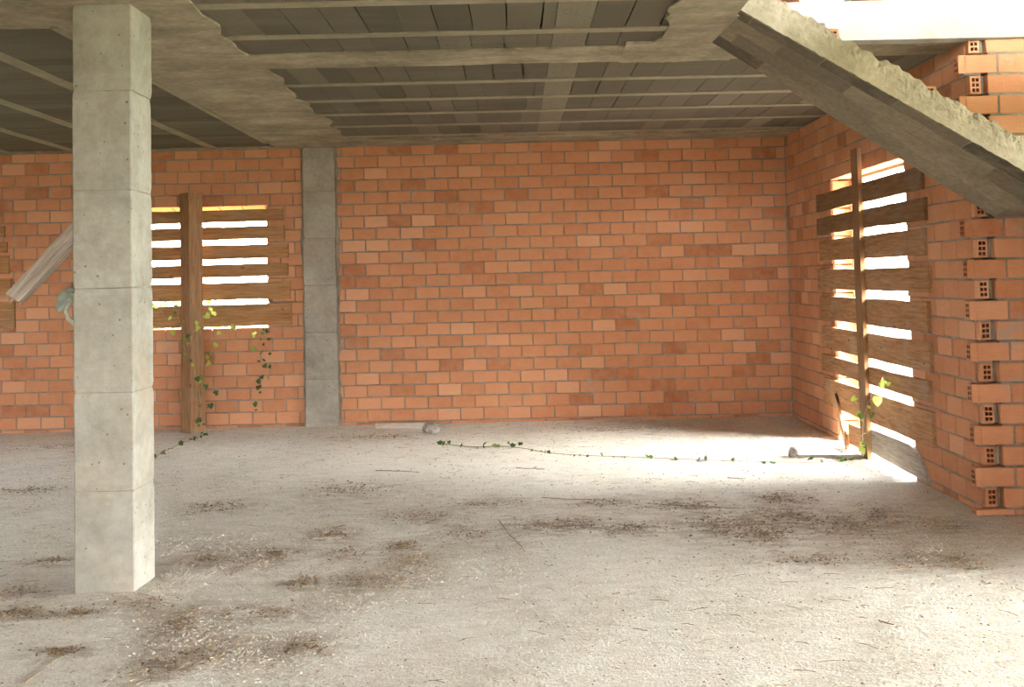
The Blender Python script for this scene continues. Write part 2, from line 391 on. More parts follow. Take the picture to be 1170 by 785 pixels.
while z < DOOR[3]-.08:
    mb.brick((.012, -DOOR[0]-.012, z+.006), (1, 0, 0), (0, 0, 1), (0, -1, 0), .166, .117, .06, tint())
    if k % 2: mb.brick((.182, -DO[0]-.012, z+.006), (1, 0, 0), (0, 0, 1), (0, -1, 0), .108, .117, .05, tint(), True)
    mb.brick((.18, -DOOR[1]-.0, z+.006), (-1, 0, 0), (0, 0, 1), (0, 1, 0), .1, .117, .06, tint())
    z += ROW; k += 1
struct(mb.build('wall_right_outside', BR)).rotation_euler.z = RT

# wall beside the stair, running to the right from a toothed end; it goes on up through the stairwell
def stair_wall(mb, z0, z1, x1):
    k = math.floor((z0-Z0)/ROW)
    while Z0+k*ROW < z1-.03:
        za, zb = max(Z0+k*ROW+.007, z0), min(Z0+(k+1)*ROW-.007, z1)
        if zb-za > .02:
            x = -.108+random.uniform(-.008, .008) if k % 2 else .068
            first = True
            while x < x1:
                ln = .24
                fo = Vector((x, -YN-.02+random.uniform(-.002, .002), za)); t = tint()
                sh = .042 if first and k % 2 else 0
                mb.brick(fo+X*sh, X, Zv, -Y, ln-sh, zb-za, .07, t)
                if first and k % 2: mb.brick((x-.0006, -YN+.05, za), -Y, Zv, -X, .071, zb-za, .041, t, True)
                x += ln+.011; first = False
        k += 1
mb = MB()
stair_wall(mb, .0, H-.01, 6.1)
mb.box(.078, 6.1, -YN-.012, -YN+.05, -.15, H-.005, 1)
for k in range(1, 23, 2):                       # mortar squeezed out under the toothing bricks
    z = Z0+k*ROW; mb.box(-.075, .03, -YN-.012, -YN+.045, z-.006, z+.008, 1)
struct(mb.build('wall_beside_stair', BR))

# unseen brick wall added under the landing to block light from the right
mb = MB()
wall(mb, (.43, 0, 0), -Y, -X, YN+.03, 6.15, 0, 1.84, .06); mortar_panel(mb, (.43, 0, 0), -Y, -X, YN+.025, 6.15, -.15, 1.842, (), depth=.13)
wall(mb, (.57, -6.15, 0), Y, X, 0, 1.47, 0, 1.84, .03)
struct(mb.build('wall_light_block', BR))

# room shell out of view; its openings are placed and sized for the light
mb = MB()
LO = ((-4.6, -4.25, .0, 2.1),)
wall(mb, (-11.5, 0, 0), Y, X, -13, 0, 0, H, .1, LO); mortar_panel(mb, (-11.5, 0, 0), Y, X, -13, 0, -.15, H, LO)
struct(mb.build('wall_left', BR))
FO = ((-9.0, -8.0, .9, 2.2), (-1.6, -1.15, -.1, 2.1), (2.6, 3.4, -.1, 2.1))
mb = MB(); RO = ((-12.4, -5.2, -.1, 2.3),)
wall(mb, (5.9, 0, 0), Y, -X, -13, -4.6, 0, H, 0, RO); mortar_panel(mb, (5.9, 0, 0), Y, -X, -13, -4.6, -.15, H, RO)
struct(mb.build('wall_far_right', BR))
mb = MB()
wall(mb, (0, -13, 0), -X, Y, -6.1, 11.5, 0, H, .0, [(-b, -a, c, d) for a, b, c, d in FO])
mortar_panel(mb, (0, -13, 0), -X, Y, -6.1, 11.5, -.15, H, [(-b, -a, c, d) for a, b, c, d in FO])
struct(mb.build('wall_front', BR))

# ------------------------------------------------------------------ ceiling: joists, infill blocks, cast bands
mb = MB(); CB, JO, BL, SL = 0, 1, 2, 3
VX0, VX1, VY0, VY1 = -1.66, 2.4, -7.2, -4.71      # stairwell
def rag(pts, a0, a1, amp, seed, axis):            # ragged line of cast concrete
    out = []
    n = 110
    for i in range(n+1):
        t = i/n; p = a0+(a1-a0)*t
        d = amp*(noise.noise(Vector((p*1.9, seed, 0)))*1.3+.8*noise.noise(Vector((round(p*5)*1.7, seed, 3)))+.35*noise.noise(Vector((p*24, seed, 6))))
        out.append((pts+d, p) if axis == 'x' else (p, pts+d))
    return out
top = H+.21
def slab(x0, x1, y0, y1): mb.box(x0, x1, y0, y1, H+.035, top, BL, 0)
slab(-11.5, VX0-.15, -13, .3); slab(VX0-.15, .3, VY1+.12, .3); slab(VX0-.15, VX1+.15, -13, VY0); slab(VX1+.15, 9.4, -13.6, VY1+.13)  # last slab overhangs outdoors, added to keep sun off the floor inside
JW = .10
JY = [-.735, -1.44, -2.14, -2.845, -3.545]; JF = [-5.085, -5.80, -6.5, -7.2, -7.9, -8.6, -9.3, -10.0, -10.7, -11.4, -12.1]
LX = -4.57
# central bay
def joist_x(y, x0, x1): mb.box(x0, x1, y-JW/2, y+JW/2, H-.002, H+.04, JO)
def blocks_x(ya, yb, x0, x1, cut=(-2.665, -2.455)):
    x = x0-random.uniform(0, .2)
    while x < x1:
        w = random.choice((.2, .2, .2, .205))*1.0
        a, b = x, x+w
        if a < cut[0] < b: b = cut[0]
        elif abs(a-cut[0]) < .02: b = cut[1]
        x = b
        pale = abs(a-cut[0]) < .02 or (-.62 < a+.1*(ya+2) < -.45)
        g = random.choice((.003, .004, .005, .010)); a2, b2 = max(a, x0)+g/2, min(b, x1)-g/2
        if b2-a2 < .03: continue
        dz = random.uniform(0, .003); s = random.uniform(-.004, .004)
        mb.quadbox([(a2, ya, H+.002+dz), (b2, ya, H+.002+dz), (b2+s, yb, H+.002+dz), (a2+s, yb, H+.002+dz),
                    (a2, ya, H+.05), (b2, ya, H+.05), (b2+s, yb, H+.05), (a2+s, yb, H+.05)], BL, .93 if pale else min(.7, max(0, random.gauss(.38, .17))))
ys = [(-.735+JW/2, -.56)] if False else []
E1 = .15
for a, b in zip(JY[1:], JY): blocks_x(a+JW/2, b-JW/2, LX-E1, .05)
blocks_x(-4.22, JY[-1]-JW/2, LX-E1, .05)
blocks_x(JF[0]+JW/2, -4.62, LX-E1, VX0-.2)
for a, b in zip(JF[1:], JF): blocks_x(a+JW/2, b-JW/2, LX-E1, VX0-.2)
for y in JY: joist_x(y, LX-E1+.02, .06)
for y in JF: joist_x(y, LX-E1+.02, VX0-.2)
# strip cast along the back wall, cross band, edge bands of the bay
zc = H-.008
mb.prism([(LX-E1, .3), *[(p, q) for p, q in rag(-.60, LX-E1, .06, .03, 5, 'y')], (.06, .3)], zc+.004, H+.05, CB)
lo_ = rag(-4.64, LX-E1, .06, .035, 1, 'y'); hi_ = rag(-4.2, LX-E1, .06, .03, 2, 'y')
mb.prism(lo_+hi_[::-1], zc, H+.05, CB)
# wide band over the pillars
e = rag(LX, -13, .25, .085, 9, 'x')
mb.prism([(-5.42, -13)]+e+[(-5.42, .25)], zc-.002, H+.05, CB)
mb.box(-5.445, -5.405, -5.5, -.55, H-.022, H+.04, JO)
# solid zone by the stair head
e2 = rag(-2.02, -13, VY1-.0, .09, 12, 'x')
mb.prism(e2+[(-2.02, -4.5), (VX0, -4.5), (VX0, -13)], zc-.003, H+.05, CB)
e3 = rag(-4.18, -2.6, -1.45, .05, 15, 'y')
mb.prism([(-2.2, -4.75)]+[(VX0, -4.71), (-1.45, -4.5)]+[(x, y) for x, y in e3[::-1] if x > -2.2], zc-.004, H+.05, CB)
# left bay: joists run away from the camera
LJ = [-6.085, -6.85, -7.55, -8.25, -8.95, -9.65, -10.35, -11.05]
xs = [-5.43]+LJ+[-11.6]
for x in LJ: mb.box(x-JW/2, x+JW/2, -5.5, -.12, H-.004, H+.04, JO)
for (a, b) in zip(xs[1:], xs):
    y = -5.45
    while y < -.3:
        w = .205; g = random.choice((.001, .002, .004))
        dz = random.uniform(0, .003)
        mb.box(a+JW/2-.005, b-JW/2+.005, y+g/2, min(y+w, -.1)-g/2, H+.002+dz, H+.05, BL, min(.8, max(0, random.gauss(.3, .2)))); y += w
mb.box(-11.5, -5.43, -.16, .3, H-.01, H+.05, CB)
mb.prism([(-11.5, -6.3)]+[(p, q) for p, q in rag(-6.25, -11.5, -5.4, .04, 21, 'y')]+[(p, q) for p, q in rag(-5.47, -11.5, -5.4, .03, 22, 'y')][::-1], H-.012, H+.05, CB)
y = -12.8
while y < -6.4:
    for (a, b) in zip(xs[1:], xs): mb.box(a+JW/2, b-JW/2, y, y+.2, H+.002+random.uniform(0, .003), H+.05, BL, min(.8, max(0, random.gauss(.3, .2))))
    y += .205
for x in LJ: mb.box(x-JW/2, x+JW/2, -13, -6.3, H-.004, H+.04, JO)
# plain soffit right of the stairwell, its outdoor overhang added to block sun
mb.box(VX1, 9.4, -13.6, VY1+.1, H, H+.05, CB); mb.box(.06, .3, VY1+.1, .3, H, H+.05, CB)
mb.box(VX0, VX1, -13, VY0, H, H+.05, CB)
# trimming beams round the stairwell
mb.box(VX0+.06, 6.1, VY1, VY1+.13, H-.012, H+.235, SL); mb.box(VX0-.15, VX0, VY0, VY1-.9, H-.004, H+.235, CB)
mb.box(VX1, VX1+.15, VY0, VY1, H-.012, H+.235, SL); mb.box(VX0-.1, VX1+.1, VY0-.15, VY0, H-.012, H+.235, SL)
mb.box(-2.0, -1.6, -5.4, -4.45, H-.009, H+.06, CB); mb.box(-1.7, -1.5, -4.705, -4.4, H-.0105, H+.06, CB)
struct(mb.build('ceiling', [M['ceilc'], M['joist'], M['block'], M['slab']]))

# upper storey glimpsed through the stairwell
mb = MB()
wall(mb, (0, 0, 0), X, -Y, -6, .05, H+.25, 5.7, ph, ()); mortar_panel(mb, (0, 0, 0), X, -Y, -6, .05, H+.22, 5.7, ())
struct(mb.build('wall_upper_back', BR))
UW = (.75, 4.4, 3.85, 5.3)
mb = MB()
wall(mb, (0, 0, 0), -Y, -X, 0, YN, H+.25, 5.7, .09, (UW,)); mortar_panel(mb, (0, 0, 0), -Y, -X, 0, YN, H+.22, 5.7, (UW,))
struct(mb.build('wall_upper_right', BR))
mb = MB()
for y in (-1.54, -1.9, -2.6, -3.4): mb.box(.0, .05, y-.02, y+.02, 3.85, 5.3)
mb.box(0, .05, -4.4, -.75, 3.85, 3.89); mb.box(0, .05, -4.4, -.75, 5.26, 5.3)
struct(mb.build('window_3', [M['grey']]))

mb = MB(); mb.box(-6, 3.4, -13, .3, 5.7, 5.9); struct(mb.build('ceiling_upper', [M['ceilc']]))
mb = MB(); wall(mb, (0, -13, 0), -X, Y, -3.4, 6, 4.75, 5.7, 0); mortar_panel(mb, (0, -13, 0), -X, Y, -3.4, 6, 4.75, 5.7, ()); struct(mb.build('wall_upper_light_block', BR))  # unseen strip of wall added to cut light falling through the stairwell
mb = MB(); wall(mb, (-6, 0, 0), Y, X, -13, 0, H+.22, 5.7, 0); mortar_panel(mb, (-6, 0, 0), Y, X, -13, 0, H+.22, 5.7, ()); struct(mb.build('wall_upper_left', BR))
mb = MB(); wall(mb, (3.4, 0, 0), Y, -X, -13, -4.6, H+.22, 5.7, 0); mortar_panel(mb, (3.4, 0, 0), Y, -X, -13, -4.6, H+.22, 5.7, ()); wall(mb, (0, -4.6, 0), X, -Y, 0, 3.4, H+.25, 5.7, 0); mortar_panel(mb, (0, -4.6, 0), X, -Y, 0.1, 3.4, H+.25, 5.7, ()); struct(mb.build('wall_upper_stair_sun_block', BR))  # its far right side is unseen, added to keep sun out of the stairwell

# ------------------------------------------------------------------ floor of dust and earth
def ell(u, v, ru, rv, s):                       # a patch surveyed at (u, v) with radii
    p = fl(u, v); q = fl(u+ru, v); r = fl(u, v-rv); return (p.x, p.y, max(.05, abs(q.x-p.x)), max(.06, abs(r.y-p.y)), s)
DIRT = [ell(*a) for a in [
 (640, 600, 70, 10, .9), (720, 605, 50, 9, .8), (560, 575, 60, 7, .5), (690, 575, 40, 6, .7), (780, 578, 60, 8, .8), (830, 600, 80, 16, .8), (890, 570, 40, 8, .9),
 (900, 590, 60, 14, .8), (960, 600, 70, 20, .7), (1010, 590, 40, 14, .6), (930, 640, 70, 10, .45), (870, 612, 60, 12, .7), (1040, 640, 70, 14, .4), (1100, 640, 50, 14, .4),
 (380, 610, 30, 8, 1), (460, 622, 22, 7, 1), (310, 633, 40, 10, .9), (240, 640, 40, 10, .6), (395, 632, 40, 10, .6), (420, 665, 60, 12, .8), (345, 665, 25, 10, .8),
 (210, 710, 30, 20, .9), (190, 760, 50, 22, .9), (300, 700, 60, 14, .7), (240, 745, 40, 20, .6), (60, 640, 30, 5, .9), (20, 700, 35, 10, .9), (70, 745, 40, 8, .8), (90, 700, 40, 8, .6),
 (480, 590, 60, 10, .5), (400, 560, 60, 10, .5), (250, 580, 50, 8, .5), (470, 640, 40, 20, .5), (530, 610, 60, 16, .4), (40, 560, 40, 6, .4), (60, 510, 50, 4, .4), (350, 740, 40, 14, .6),
 (20, 676, 40, 10, .5), (165, 690, 40, 12, .5), (430, 500, 60, 4, .4), (700, 490, 120, 4, .35), (1080, 600, 40, 10, .6)]]
GRAV = [ell(*a) for a in [(270, 640, 50, 12, 1), (420, 655, 70, 18, .9), (300, 745, 70, 26, 1), (210, 720, 50, 20, .9), (240, 620, 60, 10, .6), (380, 690, 60, 18, .5), (480, 660, 50, 20, .5), (190, 665, 40, 12, .6), (560, 640, 70, 20, .4)]]
nx, ny = 520, 430
gx = np.linspace(-11.6, 6.2, nx); gy = np.concatenate([np.linspace(-13.2, -8.6, 60), np.linspace(-8.58, .35, ny-60)])
PX, PY = np.meshgrid(gx, gy)
def field(sc, seed, oct=3):
    out = np.zeros_like(PX); rng = np.random.default_rng(seed)
    for _ in range(oct*9):
        k = rng.normal(size=2)*sc*(1+2*rng.random()); out += np.sin(PX*k[0]+PY*k[1]+rng.random()*6.28)/(1+np.hypot(*k)/sc)
    return out/6
hz = .010*field(1.6, 1)+.006*field(7, 2)+.0035*field(22, 3)-.004
hz += .035*np.exp(-np.maximum(0, -PY)/.12)*(0.3+.3*field(3, 4))*(PX > -11)          # dust banked along the back wall
hz += .03*np.exp(-((np.maximum(np.abs(PX+5.0)-.15, 0)/.16)**2+(np.maximum(np.abs(PY+5.78)-.15, 0)/.16)**2))*(.6+.4*field(4, 6))   # dust banked at the pillar
hz = np.where((PX > -.4) & (PY > -3.5) & (PY < -1.5), hz*.3-.012, hz)
dirt = np.zeros_like(PX); grav = np.zeros_like(PX)
for dst, lst in ((dirt, DIRT), (grav, GRAV)):
    for x, y, rx, ry, s in lst: np.maximum(dst, s*np.exp(-(((PX-x)/rx)**2+((PY-y)/ry)**2)*.8), out=dst)
dirt = np.clip(dirt+.04, 0, 1)
hz += grav*.004*field(40, 8)+dirt*.004
me = bpy.data.meshes.new('floor'); vs = np.stack([PX, PY, hz], -1).reshape(-1, 3)
idx = np.arange(nx*ny).reshape(ny, nx)
fs = np.stack([idx[:-1, :-1], idx[:-1, 1:], idx[1:, 1:], idx[1:, :-1]], -1).reshape(-1, 4)
me.from_pydata(vs.tolist(), [], fs.tolist()); me.materials.append(M['floor'])
a = me.attributes.new('dirt', 'FLOAT_COLOR', 'POINT'); buf = np.ones((len(vs), 4), np.float32); buf[:, 0] = dirt.ravel(); buf[:, 1] = grav.ravel(); a.data.foreach_set('color', buf.ravel())
me.polygons.foreach_set('use_smooth', [True]*len(me.polygons)); me.update()
fo = bpy.data.objects.new('floor', me); COL.objects.link(fo); struct(fo)
def gz(x, y):
    i = min(nx-2, max(0, int((x-gx[0])/(gx[1]-gx[0])))); j = int(min(ny-2, max(0, np.searchsorted(gy, y)-1)))
    tx = (x-gx[i])/(gx[i+1]-gx[i]); ty = (y-gy[j])/(gy[j+1]-gy[j])
    return (hz[j, i]*(1-tx)+hz[j, i+1]*tx)*(1-ty)+(hz[j+1, i]*(1-tx)+hz[j+1, i+1]*tx)*ty
def flz(u, v):
    p = fl(u, v); p.z = gz(p.x, p.y); return p

# ------------------------------------------------------------------ pillars
def pillar(name, x0, x1, y0, y1, joints, label, seed):
    mb = MB(); random.seed(seed); zs = [-.12]+joints+[H-.006]
    for i, (a, b) in enumerate(zip(zs, zs[1:])):
        dx, dy = random.uniform(-.003, .003), random.uniform(-.003, .003); n = 12
        cx0, cx1, cy0, cy1 = x0+dx, x1+dx, y0+dy, y1+dy; c = .006
        m = max(2, int((b-a)/.03)); o = len(mb.v); ring = [(cx0+c, cy0), (cx1-c, cy0), (cx1, cy0+c), (cx1, cy1-c), (cx1-c, cy1), (cx0+c, cy1), (cx0, cy1-c), (cx0, cy0+c)]
        for k in range(m+1):
            z = a+.003+(b-a-.006)*k/m; ins = .004 if k in (0, m) else 0
            for q, (x, y) in enumerate(ring):
                j = .0012*noise.noise(Vector((x*20, y*20, z*9+seed)))+(.0018*noise.noise(Vector((q, z*40, seed))))
                sx = 1 if x > (x0+x1)/2 else -1; sy = 1 if y > (y0+y1)/2 else -1
                mb.v.append((x+sx*(j-ins), y+sy*(j-ins), z)); mb.t.append(.5)
        for k in range(m):
            for q in range(8): mb.f.append((o+k*8+q, o+k*8+(q+1) % 8, o+k*8+8+(q+1) % 8, o+k*8+8+q)); mb.m.append(0)
        mb.f.append(tuple(o+q for q in reversed(range(8)))); mb.f.append(tuple(o+m*8+q for q in range(8))); mb.m += [0, 0]
        mb.box(x0+.006, x1-.006, y0+.006, y1-.006, a-.006, a+.006, 1)
    return tag(mb.build(name, [M['col'], M['mortar']]), label, 'column')
pillar('concrete_column', -5.149, -4.849, -5.93, -5.63, [.5108, 1.0015, 1.5243, 2.0199, 2.5257], 'free-standing square concrete column in the foreground, rising from the earth floor', 3)
pillar('concrete_column', -5.158, -4.812, -.045, .2, [.505, 1.0, 1.5, 2.0, 2.5], 'grey concrete column built into the brick back wall beside the boarded window', 5)
random.seed(11)

# ------------------------------------------------------------------ boards
def board(parent, name, p0, p1, z0a, z0b, z1a, z1b, th, m, front, t=.5, cutr=None, ext=0):
    """plank from p0 to p1 (xy), its foot at z0a..z0b and head at z1a..z1b, thickness th towards 'front'"""
    p0, p1, front = Vector((*p0, 0)), Vector((*p1, 0)), Vector((*front, 0)); mb = MB(); n = 28; o = 0
    ln = (p1-p0).length; d = (p1-p0)/ln; sd = random.random()*50
    # local frame: x along the plank, y = towards viewer, z up
    for i in range(n+1):
        s = i/n; x = ln*s
        zb = z0a+(z0b-z0a)*s+.006*noise.noise(Vector((x*3, sd, 0)))+.003*noise.noise(Vector((x*14, sd, 1)))
        zt = z1a+(z1b-z1a)*s+.006*noise.noise(Vector((x*3, sd, 5)))+.003*noise.noise(Vector((x*14, sd, 6)))
        if cutr and s > cutr[0]: zt -= cutr[1]*((s-cutr[0])/(1-cutr[0]))**2
        e = .006*noise.noise(Vector((sd, x, 9))) if 0 < i < n else 0
        xx = x+(random.uniform(-.004, .004) if i in (0, n) else 0)
        for y, z in ((0, zb), (-th, zb+.002), (-th, zt-.002), (0, zt)): mb.v.append((xx, y, z)); mb.t.append(t)
    for i in range(n):
        for k in range(4): mb.f.append((i*4+k, i*4+(k+1) % 4, i*4+4+(k+1) % 4, i*4+4+k)); mb.m.append(0)
    mb.f.append((3, 2, 1, 0)); mb.f.append(tuple(n*4+k for k in range(4))); mb.m += [0, 0]
    zc_ = (z0a+z1a)/2; mb.v = [(x, y, z-zc_) for x, y, z in mb.v]
    ob = mb.build(name, m, parent); ob.location = (p0.x, p0.y, zc_); ob.rotation_euler.z = math.atan2(d.y, d.x)
    return ob
# back wall window
w = empty('board_barricade', (-6.31, -.03, 0))
tag(w, 'six brown planks and a timber post boarding up the window left of the inner column', 'boarded window')
wl = lambda x: x+6.31
for zb, zt, xr, t in [(2.196, 2.327, -5.374, .45), (2.01, 2.149, -5.367, .6), (1.804, 1.953, -5.323, .62), (1.608, 1.748, -5.326, .42), (1.367, 1.552, -5.31, .62), (1.088, 1.32, -5.295, .6)]:
    board(w, 'board', (wl(-7.25+random.uniform(-.05, .05)), .028), (wl(xr), .028), zb-.012, zb, zt-.012, zt, .026, M['plank'], (0, -1), t)
mb = MB(); h = .165/2; ca, sa = math.cos(math.radians(-40)), math.sin(math.radians(-40))
n = 30
for i in range(n+1):
    z = -.03+(2.495+.03)*i/n; s = 1+.09*max(0, .9-z)+.02*noise.noise(Vector((0, z*3, 2)))
    for q, (x, y) in enumerate(((-h, -h), (h, -h), (h, h), (-h, h))):
        jj = .005*noise.noise(Vector((q*5, z*5, 1)))
        x2, y2 = (x*s+jj), (y*s-jj); mb.v.append((x2*ca-y2*sa, x2*sa+y2*ca, z)); mb.t.append(.5)
for i in range(n):
    for k in range(4): mb.f.append((i*4+k, i*4+(k+1) % 4, i*4+4+(k+1) % 4, i*4+4+k)); mb.m.append(0)
mb.f.append((3, 2, 1, 0)); mb.f.append(tuple(n*4+k for k in range(4))); mb.m += [0, 0]
# lay the grain along local x
mb.v = [(z, y, -x) for x, y, z in mb.v]
po = mb.build('post', M['beam'], w); po.rotation_euler = (0, -math.pi/2, 0); po.location = (0, -.13, 0)
# neighbour window, only plank ends in view
w = empty('board_barricade', (-9.2, -.03, 0))
tag(w, 'stack of plank ends boarding the window at the left edge of the back wall', 'boarded window')
for zb, zt, xr, t in [(2.085, 2.207, -8.34, .35), (1.922, 2.034, -8.322, .5), (1.693, 1.892, -8.299, .5), (1.461, 1.649, -8.272, .5), (1.112, 1.397, -8.24, .4)]:
    board(w, 'board', (-.95, .028), (xr+9.2, .028), zb, zb, zt, zt, .026, M['plank'], (0, -1), t)
mb = MB(); mb.box(-.08, .08, -.09, 0.0, -.03, 2.5); po = mb.build('post', M['beam'], w)
# doorway
w = empty('board_barricade', (-.0, 0, 0), RT)
tag(w, 'wide rough planks and upright batten boarding the doorway in the right-hand wall', 'boarded doorway')
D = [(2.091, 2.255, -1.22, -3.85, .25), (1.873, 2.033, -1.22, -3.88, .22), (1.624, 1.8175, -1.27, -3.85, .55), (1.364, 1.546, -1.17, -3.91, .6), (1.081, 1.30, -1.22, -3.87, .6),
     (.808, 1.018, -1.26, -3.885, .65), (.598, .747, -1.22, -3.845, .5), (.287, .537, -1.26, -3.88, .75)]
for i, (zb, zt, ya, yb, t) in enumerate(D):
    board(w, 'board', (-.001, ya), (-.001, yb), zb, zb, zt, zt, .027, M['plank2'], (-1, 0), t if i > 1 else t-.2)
board(w, 'board', (-.001, -2.42), (-.001, -3.77), .045, .02, .235, .25, .027, M['grey'], (-1, 0), .5, (.72, .23))
b = board(w, 'board', (-.001, -1.98), (-.001, -2.3), .02, .02, .20, .205, .027, M['plank2'], (-1, 0), .5)
mb = MB(); n = 20
for i in range(n+1):
    z = -.02+2.56*i/n; dy = .11*(1-i/n)*.0+.010*noise.noise(Vector((z, 3, 3)))
    for x, y in ((-.066, -2.59), (-.030, -2.59), (-.030, -2.42), (-.066, -2.42)): mb.v.append((z, y+dy, -x)); mb.t.append(.18)
for i in range(n):
    for k in range(4): mb.f.append((i*4+k, i*4+(k+1) % 4, i*4+4+(k+1) % 4, i*4+4+k)); mb.m.append(0)
mb.f.append((3, 2, 1, 0)); mb.f.append(tuple(n*4+k for k in range(4))); mb.m += [0, 0]
po = mb.build('batten', M['beam'], w); po.rotation_euler = (0, -math.pi/2, 0)

# ------------------------------------------------------------------ staircase
st = empty('staircase', (-1.0, -5.1, 2.5)); so = Vector(st.location)
tag(st, 'bare concrete stair flight slanting down from the ceiling opening to a landing at right', 'staircase')
YF, YNR = -4.74, -5.46
zfar = lambda x: 2.984-.658*(x+1.697) if x < .034 else 1.845
znear = lambda x: 2.946-.606*(x+1.598) if x < .21 else 1.85
mb = MB(); n = 340; xs_ = np.concatenate([np.linspace(-1.90, .25, n), np.linspace(.27, 2.3, 40)]); P = 17
for i, x in enumerate(xs_):
    x = float(x); zf, zn = zfar(x), znear(x); th = .195
    topn = zn+th+.03*noise.noise(Vector((x*6, 0, 2)))+.022*noise.noise(Vector((x*22, 0, 4)))
    topn = min(topn, H+.19); ztf = min(zf+th, H+.19)
    pts = [(YF, zf), ((YF+YNR)/2, (zf+zn)/2), (YNR+.01, zn)]
    for k in range(P):
        t = k/(P-1); zz = zn+.008+(topn-zn-.012)*t
        dd = .008*noise.noise(Vector((x*9, zz*11, 1)))+.006*noise.noise(Vector((x*30, zz*30, 7)))+.005*noise.noise(Vector((x*70, zz*70, 3)))
        dd *= (.35+.9*min(1, max(0, t*1.3-.1)))
        pts.append((YNR+dd+.02*t*t, zz+.006*noise.noise(Vector((x*30, zz*30, 8)))))
    pts += [(YNR+.05, topn), ((YF+YNR)/2, (topn+ztf)/2), (YF, ztf)]
    m = len(pts)
    for (y, z) in pts: mb.v.append((x-so.x, y-so.y, z-so.z)); mb.t.append(.5)
for i in range(len(xs_)-1):
    for k in range(m):
        k2 = (k+1) % m
        mb.f.append((i*m+k, i*m+k2, (i+1)*m+k2, (i+1)*m+k)); mb.m.append(1 if 3 <= k < m-1 else 0)
mb.f.append(tuple(reversed(range(m)))); mb.f.append(tuple((len(xs_)-1)*m+k for k in range(m))); mb.m += [0, 0]
mb.build('flight', [M['stair'], M['rough']], st)
for i in range(7):                              # hollow brick steps on the flight
    x = -1.42+.265*i; z = (zfar(x)+znear(x))/2+.19
    mb = MB(); tt = tint(); up = -.005 if i in (1, 3, 5) else -.06
    ww = .07; hh = .11
    b0 = Vector((x-so.x, -5.40-so.y, z+up-hh+.045-so.z))
    mb.brick(b0+Vector((ww, 0, 0))*0, X, Zv, -Y, ww, hh, .24, tt, True)
    mb.brick(b0+Vector((0, .25, 0)), X, Zv, -Y, ww, hh, .24, tint(), True)
    mb.box(x+.07-so.x, x+.27-so.x, -5.36-so.y, -4.8-so.y, z-.12-so.z, z-.085-so.z, 1)
    mb.build('step', BR, st)

# ------------------------------------------------------------------ odd timbers and debris
def beam(name, a, b, w, h, m, label, cat, roll=0, splint=0, t=.6):
    a, b = Vector(a), Vector(b); ln = (b-a).length; mb = MB(); n = 14
    for i in range(n+1):
        x = ln*i/n
        for q, (y, z) in enumerate(((-w/2, -h/2), (w/2, -h/2), (w/2, h/2), (-w/2, h/2))):
            e = random.uniform(-splint, splint) if i == 0 else 0; jj = .002*noise.noise(Vector((x*8, q, ln)))
            mb.v.append((x+e, y+jj, z+jj)); mb.t.append(t)
    for i in range(n):
        for k in range(4): mb.f.append((i*4+k, i*4+(k+1) % 4, i*4+4+(k+1) % 4, i*4+4+k)); mb.m.append(0)
    mb.f.append((3, 2, 1, 0)); mb.f.append(tuple(n*4+k for k in range(4))); mb.m += [0, 0]
    o = mb.build(name, m); d = (b-a).normalized(); q = d.to_track_quat('X', 'Z'); o.rotation_mode = 'QUATERNION'
    from mathutils import Quaternion
    o.rotation_quaternion = q @ Quaternion((1, 0, 0), roll); o.location = a
    return tag(o, label, cat)
tm = beam('timber_prop', (-5.605, -5.575, 1.485), (-4.99, -5.575, 2.13), .078, .082, M['grey'], 'greyed square timber slanting out from behind the free-standing column', 'timber', splint=.012, t=.75)
mb = MB()                                        # splintered core at the sawn end
for i in range(12):
    y, z = random.uniform(-.034, .034), random.uniform(-.036, .036)
    mb.tube([(.01, y, z), (-random.uniform(.01, .05), y+random.uniform(-.01, .01), z+random.uniform(-.01, .01))], [.008, .003], 5)
mb.build('splinter_end', M['stem'], tm)
# bundle of faded cloth and cord hanging at the back of the column
bd = empty('rag_bundle', (-5.31, -5.575, 1.43))
tag(bd, 'faded green rag with a loop of cord hanging behind the column under the timber', 'rag')
mb = MB(); n, m = 26, 30
for i in range(n+1):
    s = i/n; c0 = Vector((-.075+.16*s, .0, -.015+.12*s+.02*math.sin(s*5))); r = .010+.024*math.sin(math.pi*min(1, s*1.15))**.7*(1-.2*s)
    for k in range(m):
        a = 2*math.pi*k/m; rr = r*(1+.3*math.sin(3*a+s*7)+.2*math.sin(5*a-s*9)+.5*noise.noise(Vector((s*7, math.cos(a)*1.5, math.sin(a)*1.5))))
        mb.v.append((c0.x-.5*rr*math.sin(a), c0.y+.8*rr*math.cos(a), c0.z+rr*math.sin(a))); mb.t.append(.5)
for i in range(n):
    for k in range(m): mb.f.append((i*m+k, i*m+(k+1) % m, (i+1)*m+(k+1) % m, (i+1)*m+k)); mb.m.append(0)
mb.f.append(tuple(reversed(range(m)))); mb.f.append(tuple(n*m+k for k in range(m))); mb.m += [0, 0]
mb.build('cloth', M['cloth'], bd, True)
mb = MB(); mb.tube([(.05, .0, .06), (0.0, -.012, .03), (-.022, -.01, -.02), (-.012, -.008, -.065), (.02, .0, -.1), (.07, .01, -.11)], .013, 8)
mb.tube([(.06, .01, .09), (.1, .02, .2), (.16, .03, .4)], .008, 6)
mb.build('cord', M['rope'], bd, True)

